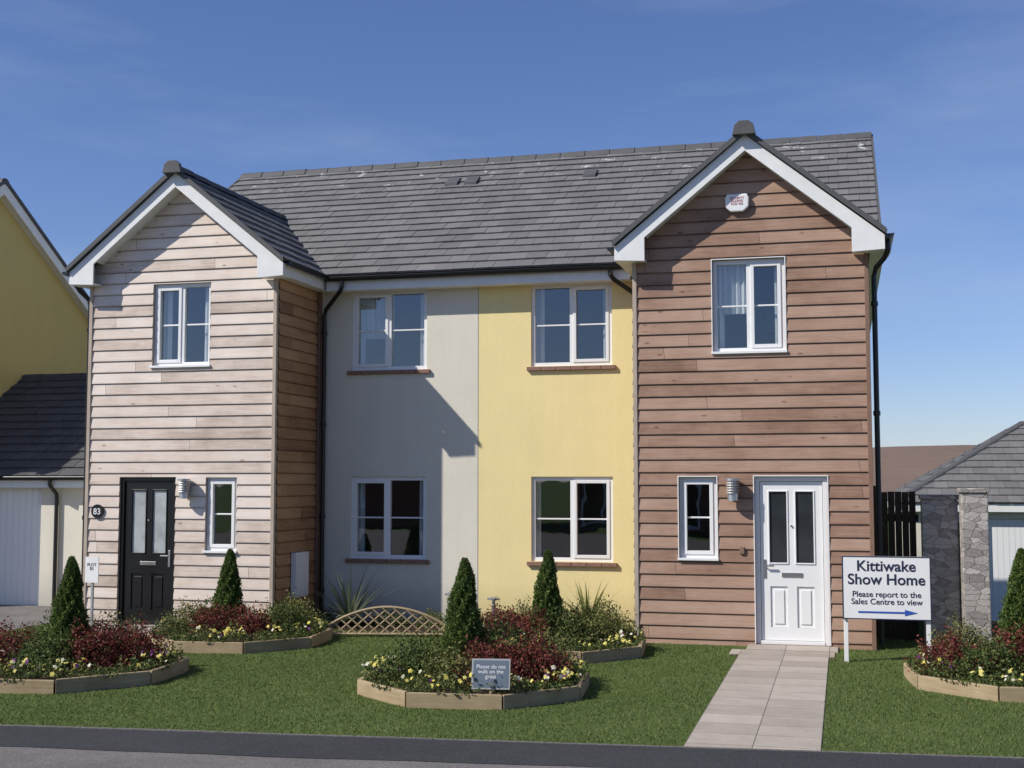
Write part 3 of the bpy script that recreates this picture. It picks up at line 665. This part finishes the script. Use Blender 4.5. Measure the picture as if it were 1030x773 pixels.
sheet('garden_path',[(-5.03,KL(-5.03)),(-3.97,KL(-3.97)),(-3.97,-.43),(-5.03,-.43)],ZG+.012,slab,.05)
sheet('driveway',[(-10.4,KL(-10.4)),(-6.2,KL(-6.2)),(-6.2,0),(-5.65,0),(-5.65,2.28),(-10.4,2.28)],ZG+.004,asph_l)

# ------------------------------------------------------------------ vegetation
def leafmesh(name,P,size,mats,midx,parent=None,asp=.5,up=None):
    n=len(P); d=RNG.normal(size=(n,3)); 
    if up is not None: d+=up
    d/=np.linalg.norm(d,axis=1)[:,None]; r=RNG.normal(size=(n,3)); s=np.cross(d,r); s/=np.linalg.norm(s,axis=1)[:,None]
    sz=size[:,None]; nrm=np.cross(d,s)
    a=P-d*sz*.5; c=P+d*sz*.5; b=P+s*sz*asp*.5+nrm*sz*.1; e=P-s*sz*asp*.5+nrm*sz*.1
    V=np.stack([a,b,c,e],1).reshape(-1,3)
    me=bpy.data.meshes.new(name); me.vertices.add(4*n); me.vertices.foreach_set('co',V.ravel().astype(np.float32))
    me.loops.add(4*n); me.loops.foreach_set('vertex_index',np.arange(4*n,dtype=np.int32)); me.polygons.add(n)
    me.polygons.foreach_set('loop_start',np.arange(0,4*n,4,dtype=np.int32)); 
    for m in mats: me.materials.append(m)
    me.polygons.foreach_set('material_index',np.asarray(midx,dtype=np.int32)); me.update(calc_edges=True)
    o=bpy.data.objects.new(name,me); COL.objects.link(o)
    if parent: o.parent=parent
    return o
def mound(c,rx,rz,n):
    d=RNG.normal(size=(n,3)); d/=np.linalg.norm(d,axis=1)[:,None]; d[:,2]=np.abs(d[:,2])
    ph=RNG.uniform(0,6,4)
    bump=1+.18*np.sin(d[:,0]*8+ph[0])*np.sin(d[:,1]*8+ph[1])+.14*np.sin(d[:,2]*10+ph[2]+d[:,0]*6)
    r=(RNG.uniform(.3,1.,n)**.4)*bump*RNG.uniform(.9,1.12,n)
    return np.array(c)+d*r[:,None]*np.array([rx,rx,rz])
def conifer(x,y,z0,h,r):
    n=15000; t=RNG.uniform(0,1,n)**1.2; prof=(1-t)**.68*np.minimum(1,(t+.05)*7)**.5
    ang=RNG.uniform(0,2*pi,n); ph=RNG.uniform(0,6,3)
    lump=1+.12*np.sin(ang*3+t*14+ph[0])+.12*np.sin(ang*7-t*26+ph[1])+.10*np.sin(ang*13+t*50)
    rr=r*prof*lump*RNG.uniform(.6,1.15,n)**.5+.010
    P=np.stack([x+rr*np.cos(ang)+.012*np.sin(t*9),y+rr*np.sin(ang),z0+h*t],1)
    out=np.stack([np.cos(ang)*.8,np.sin(ang)*.8,np.full(n,1.1)],1)*1.2
    o=leafmesh('conifer_shrub',P,RNG.uniform(.028,.058,n),[conm],np.zeros(n),None,.34,out)
    mb=MB(); prt=[(x,y,z0-.1)]+[(x,y,z0+h*q) for q in (0.02,.1,.3,.5,.7,.9)]
    mb.tube(prt,[.03]+[r*.6*(1-q)**.75*(1 if q>.05 else .6) for q in (.02,.1,.3,.5,.7,.9)],12)
    mb.build('trunk_core',[corem],o); return o
BEDS=[]
def bed(cx,cy,r,z,rot,mounds,seed,nf=130,hgt=.14):
    e=empty('flower_bed'); BEDS.append((cx,cy,r))
    an=[rot+pi/8+i*pi/4 for i in range(8)]; mb=MB()
    for i in range(8):
        a,b=an[i],an[(i+1)%8]; g=.006
        po=lambda q,R: (cx+R*cos(q),cy+R*sin(q),z-.05)
        mb.prism([po(a+g,r),po(b-g,r),po(b-g,r-.05),po(a+g,r-.05)],(0,0,hgt+.05+random.uniform(-.006,.006)))
    mb.build('timber_edging',[timber],e,bevel=.006)
    mb=MB(); mb.poly([(cx+(r-.045)*cos(a),cy+(r-.045)*sin(a),z+hgt-.04) for a in an]); mb.build('soil',[soil],e,fixn=False)
    zs=z+hgt-.04; P=[];S=[];M=[]
    for (mx,my,rx,rz,mi,n) in mounds:
        n=int(n*1.35); p=mound((cx+mx,cy+my,zs),rx*1.08,rz*1.55,n); P.append(p); S.append(RNG.uniform(.02,.045,n)); M.append(np.where(RNG.uniform(size=n)<.93,mi,0))
    n=8000; q=RNG.uniform(0,2*pi,n); rr=r*RNG.uniform(.60,.95,n); 
    hz_=.02+.10*np.abs(np.sin(q*9)+np.sin(q*5+1)+.6*np.sin(q*23+rr*30))*RNG.uniform(.1,1,n)
    P.append(np.stack([cx+rr*np.cos(q),cy+rr*np.sin(q),zs+hz_],1)); S.append(RNG.uniform(.02,.045,n)); M.append(np.where(RNG.uniform(size=n)<.85,0,2))
    P=np.concatenate(P);S=np.concatenate(S);M=np.concatenate(M)
    leafmesh('bedding_foliage',P,S,[grn,burg,olive],M,e,.55,np.array([0,0,.4]))
    mb=MB()
    cl=[(random.uniform(0,2*pi),r*random.uniform(.74,.93)) for _ in range(nf//5)]
    for i in range(nf):
        q,ra=random.choice(cl); q+=random.gauss(0,.05); ra=min(r*.96,ra+random.gauss(0,.05)); px,py=cx+ra*cos(q),cy+ra*sin(q); pz=zs+random.uniform(.09,.2); s=random.uniform(.015,.027)
        nrm=Vector((random.uniform(-.8,.8),random.uniform(-1.2,.3),random.uniform(.3,1))).normalized(); a=nrm.orthogonal().normalized(); b=nrm.cross(a); m=random.choice((0,0,0,0,1,2) if random.random()<.5 else (0,0,1))
        c=Vector((px,py,pz)); mb.poly([c+(a*cos(k*pi/5)+b*sin(k*pi/5))*s*(1.15 if k%2==0 else .78)+nrm*.005*(k%2) for k in range(10)],m)
    mb.build('pansies',[yelf,whif,purf],e,fixn=False)
    return e
zb=ZG
bed(1.6,-4.15,1.2,zb,.1,[(-.55,-.15,.38,.26,0,3000),(-.15,.35,.4,.34,2,2600),(.25,.3,.42,.34,0,2600),(.2,-.15,.36,.27,1,2600),(.62,-.05,.32,.30,1,2300),(-.15,-.35,.3,.20,2,1800),(-.65,.4,.3,.25,0,1500),(.6,.5,.32,.3,2,1700)],1,190)
bed(-2.95,-4.35,1.28,zb,.1,[(-.6,-.2,.36,.27,1,2500),(-.1,-.2,.36,.24,0,2500),(.35,.0,.36,.30,1,2600),(.7,.2,.32,.27,1,2200),(.3,.5,.36,.32,2,2200),(-.4,.4,.36,.32,0,2200),(.0,-.5,.26,.18,0,1500)],2,190)
bed(-2.45,-1.25,1.2,zb,.1,[(-.7,0,.34,.24,2,2200),(-.25,-.2,.34,.25,1,2300),(.2,-.1,.36,.24,1,2300),(.6,.05,.32,.26,0,2200),(-.6,.5,.3,.26,0,1800),(.5,.5,.34,.30,2,1900)],3,130)
bed(1.72,-1.08,1.2,zb,.1,[(-.7,0,.34,.26,1,2300),(-.3,-.2,.34,.25,1,2300),(.15,.0,.36,.28,0,2400),(.6,.1,.34,.28,2,2300),(.4,.5,.34,.30,0,1900),(-.5,.5,.3,.26,2,1800)],4,130)
bed(6.98,-2.45,1.2,zb,.1,[(-.7,-.1,.34,.26,1,2300),(-.35,-.4,.30,.24,0,2300),(0,.0,.38,.32,1,2400),(-.5,.4,.36,.32,2,2300),(.4,.4,.36,.36,0,2000),(.5,-.3,.36,.3,1,2000)],5,170)
zc=ZG+.08
for x,y,ht,r in ((1.43,-4.0,1.24,.235),(-3.04,-4.2,1.2,.225),(-2.75,-1.0,1.12,.215),(1.62,-1.0,1.17,.215),(7.04,-2.2,1.32,.25)):
    conifer(x,y,zc,ht-zc,r)
def spiky(x,y,z,n,L,mat):
    mb=MB()
    for i in range(n):
        q=random.uniform(0,2*pi); el=random.uniform(.25,1.45); l=L*random.uniform(.65,1.05); w=.018; p=Vector((x+.03*cos(q),y+.03*sin(q),z)); side=Vector((-sin(q),cos(q),0)); pts=[]
        for k in range(6):
            pts.append((p.copy(),w*(1-(k/5)**1.8)+.001)); e2=el-.16*k*(1.3-el*.6); p=p+Vector((cos(q)*cos(e2),sin(q)*cos(e2),sin(e2)))*l/5
        n0=len(mb.v)
        for p_,w_ in pts: mb.v+=[tuple(p_-side*w_),tuple(p_+side*w_)]
        for k in range(5): mb.f.append((n0+2*k,n0+2*k+1,n0+2*k+3,n0+2*k+2)); mb.m.append(0)
    return mb.build('spiky_plant',[mat],fixn=False)
spiky(-1.72,.75,ZG+.05,80,.95,spk1); spiky(1.8,.75,ZG+.05,80,.8,spk2)
pts=[];
for x,y in ((-1.2,1.0),(-.6,1.1),(.4,1.1),(.9,1.05),(2.1,1.0),(-2.2,.9)): pts.append(mound((x,y,ZG),.26,.22,1100))
P=np.concatenate(pts); leafmesh('ground_cover_planting',P,RNG.uniform(.02,.045,len(P)),[grn,olive],RNG.integers(0,2,len(P)),None,.5)
sheet('planting_border',[(-2.5,.3),(2.5,.3),(2.5,1.44),(-2.5,1.44)],ZG+.006,soil)

def grass(n):
    x=RNG.uniform(-6.1,9.5,n); y=RNG.uniform(-7.1,1.2,n)
    ok=(y>KL(x)-.015)&(y<np.where(np.abs(x)<2.55,.3,np.where(x>5.65,1.2,-.04)))&~((x>3.975)&(x<5.025))&~((x<-3.95)&(x>-5.05))&~((x>3.83)&(x<5.12)&(y>-.92))
    for cx,cy,r in BEDS: ok&=((x-cx)**2+(y-cy)**2>(r*.97)**2)
    x,y=x[ok],y[ok]; n=len(x); h=RNG.uniform(.010,.026,n); q=RNG.uniform(0,2*pi,n); w=RNG.uniform(.003,.006,n)
    lx,ly=RNG.normal(0,.010,n),RNG.normal(0,.010,n); z=np.full(n,ZG)
    V=np.stack([np.stack([x-np.cos(q)*w,y-np.sin(q)*w,z],1),np.stack([x+np.cos(q)*w,y+np.sin(q)*w,z],1),np.stack([x+lx,y+ly,z+h],1)],1).reshape(-1,3)
    me=bpy.data.meshes.new('lawn_grass'); me.vertices.add(3*n); me.vertices.foreach_set('co',V.ravel().astype(np.float32)); me.loops.add(3*n); me.loops.foreach_set('vertex_index',np.arange(3*n,dtype=np.int32)); me.polygons.add(n); me.polygons.foreach_set('loop_start',np.arange(0,3*n,3,dtype=np.int32)); me.materials.append(blade); me.update(calc_edges=True)
    o=bpy.data.objects.new('lawn_grass',me); COL.objects.link(o)
grass(280000)

# ------------------------------------------------------------------ signs and small things
sg=empty('show_home_sign')
mb=MB(); yS=-1.17; sx0,sx1=5.20,6.19
mb.box(sx0,sx1,yS-.03,yS-.005,.44,1.17); mb.build('board',[white],sg,bevel=.004)
mb=MB(); mb.box(sx0+.0,sx1-.0,yS-.033,yS-.0305,.44,.452);mb.box(sx0,sx1,yS-.033,yS-.0305,1.158,1.17);mb.box(sx0,sx0+.012,yS-.033,yS-.0305,.452,1.158);mb.box(sx1-.012,sx1,yS-.033,yS-.0305,.452,1.158)
mb.build('board_border',[ink],sg)
mb=MB(); mb.box(sx0+.01,sx0+.06,yS-.003,yS+.045,-.3,1.1); mb.box(sx1-.06,sx1-.01,yS-.003,yS+.045,-.3,1.1); mb.build('posts',[whitep],sg,bevel=.004)
cx=(sx0+sx1)/2
text('Kittiwake\nShow Home',.172,(cx,yS-.032,1.0),ink,sg,bold=.003)
text('Please report to the\nSales Centre to view',.094,(cx,yS-.032,.70),ink,sg,bold=.001)
mb=MB(); az=.525; mb.prism([(cx-.32,yS-.034,az-.010),(cx+.2,yS-.034,az-.010),(cx+.2,yS-.034,az-.035),(cx+.34,yS-.034,az),(cx+.2,yS-.034,az+.035),(cx+.2,yS-.034,az+.010),(cx-.32,yS-.034,az+.010)],(0,.003,0)); mb.build('arrow',[blueink],sg)
pl=empty('plaque_sign'); slate=m_plain('slate_grey_panel',(.13,.16,.20),.4,.4)
mb=MB(); mb.box(-.18,.18,-.012,.0,-.14,.14,0); mb.box(-.165,.165,-.014,-.0125,-.125,.125,1); b=mb.build('panel',[grille,slate],pl,bevel=.001)
text('Please do not\nwalk on the\ngrass',.05,(0,-.0155,.05),whink,pl)
mb=MB(); mb.box(-.012,.012,.001,.02,-.40,.08); mb.build('stake',[timber],pl)
pl.location=(2.03,-5.12,.25); pl.rotation_euler=(-.25,0,.16)
for x,y in ((.69,-.15),(-.06,.35)):
    mb=MB(); mb.tube([(x,y,ZG-.02),(x,y,.40)],.028,14); mb.tube([(x,y,.40),(x,y,.46)],.022,14,1); mb.tube([(x,y,.46),(x,y,.485),(x,y,.50)],[.085,.085,.03],18); mb.build('bollard_light',[steel,whitep])
tr=empty('lattice_trellis'); T0,T1=Vector((-1.55,-.45,0)),Vector((.02,-.12,0)); d=(T1-T0); Lt=d.length; d.normalize(); nn=Vector((-d.y,d.x,0))
top=lambda s: .08+.26*sin(pi*min(1,max(0,s/Lt)))**.8
mb=MB(); N=24
mb.tube([T0+d*(Lt*i/N)+Vector((0,0,top(Lt*i/N))) for i in range(N+1)],.022,6)
mb.tube([T0+Vector((0,0,ZG+.04)),T1+Vector((0,0,ZG+.04))],.02,6)
for sg_ in (1,-1):
    s=-.5
    while s<Lt+.5:
        pts=[]
        for k in range(40):
            ss=s+sg_*k*.013; zz=ZG+.04+k*.011
            if 0<=ss<=Lt and zz<=top(ss): pts.append(T0+d*ss+nn*(.008*sg_)+Vector((0,0,zz)))
        if len(pts)>1: mb.tube([pts[0],pts[-1]],.012,5)
        s+=.15
for s in (0.02,Lt-.02): mb.tube([T0+d*s+Vector((0,0,ZG-.1)),T0+d*s+Vector((0,0,.12))],.024,6)
mb.build('lattice',[timber],tr)
ip=empty('notice_post'); mb=MB(); mb.box(-5.02,-4.99,-.72,-.69,ZG-.1,.8,0); mb.box(-5.11,-4.90,-.735,-.722,.62,.98,1); mb.build('post',[steel,whitep],ip)
text('PLOT\n83',.06,(-5.005,-.737,.85),ink,ip)
mb=MB(); mb.tube([(-5.1,-1.1,ZG),(-5.1,-1.1,ZG+.02),(-5.1,-1.1,.20),(-5.1,-1.1,.22)],[.11,.12,.15,.16],18); mb.build('planter_pot',[grille])

# ------------------------------------------------------------------ light & sky
dl=Vector((2.3,1.73,-2.5)).normalized()
sun=bpy.data.lights.new('sun','SUN'); sun.energy=5.0; sun.angle=radians(.5); sun.color=(1,.955,.875); so=bpy.data.objects.new('sun',sun); COL.objects.link(so); so.rotation_euler=dl.to_track_quat('-Z','Y').to_euler(); so.location=(-20,-20,30)
w_=bpy.data.worlds.new('World'); sc.world=w_; w_.use_nodes=True; nt=w_.node_tree; bg=nt.nodes['Background']
sk=nt.nodes.new('ShaderNodeTexSky'); sk.sky_type='NISHITA'; sk.sun_disc=False; sk.sun_elevation=asin(-dl.z); sk.sun_rotation=atan2(-dl.x,-dl.y); sk.altitude=50; sk.air_density=1.; sk.dust_density=0.1; sk.ozone_density=2.6
mx=nt.nodes.new('ShaderNodeMix'); mx.data_type='RGBA'; mx.blend_type='MULTIPLY'; mx.inputs[0].default_value=1; mx.inputs[7].default_value=(.86,.93,1.26,1); nt.links.new(sk.outputs[0],mx.inputs[6])
tc=nt.nodes.new('ShaderNodeTexCoord'); mp=nt.nodes.new('ShaderNodeMapping'); mp.inputs['Scale'].default_value=(1.6,2.,9.); mp.inputs['Rotation'].default_value=(0,.22,.3); nt.links.new(tc.outputs['Generated'],mp.inputs[0])
nz=nt.nodes.new('ShaderNodeTexNoise'); nz.inputs['Scale'].default_value=1.6; nz.inputs['Detail'].default_value=8; nz.inputs['Roughness'].default_value=.58; nt.links.new(mp.outputs[0],nz.inputs['Vector'])
rp=nt.nodes.new('ShaderNodeMapRange'); rp.inputs[1].default_value=.44; rp.inputs[2].default_value=.8; rp.inputs[3].default_value=0; rp.inputs[4].default_value=.26; nt.links.new(nz.outputs['Fac'],rp.inputs[0])
m2=nt.nodes.new('ShaderNodeMix'); m2.data_type='RGBA'; nt.links.new(rp.outputs[0],m2.inputs[0]); nt.links.new(mx.outputs[2],m2.inputs[6]); m2.inputs[7].default_value=(6,7,8.5,1)
nt.links.new(m2.outputs[2],bg.inputs[0]); bg.inputs[1].default_value=.09
# ------------------------------------------------------------------ camera
cd=bpy.data.cameras.new('camera'); cd.sensor_width=36; cd.lens=36*1281.185/1030; cd.clip_end=6000; co=bpy.data.objects.new('camera',cd); COL.objects.link(co)
co.location=(5.240,-16.708,2.042); co.rotation_euler=(pi/2+.076,0,.254); sc.camera=co
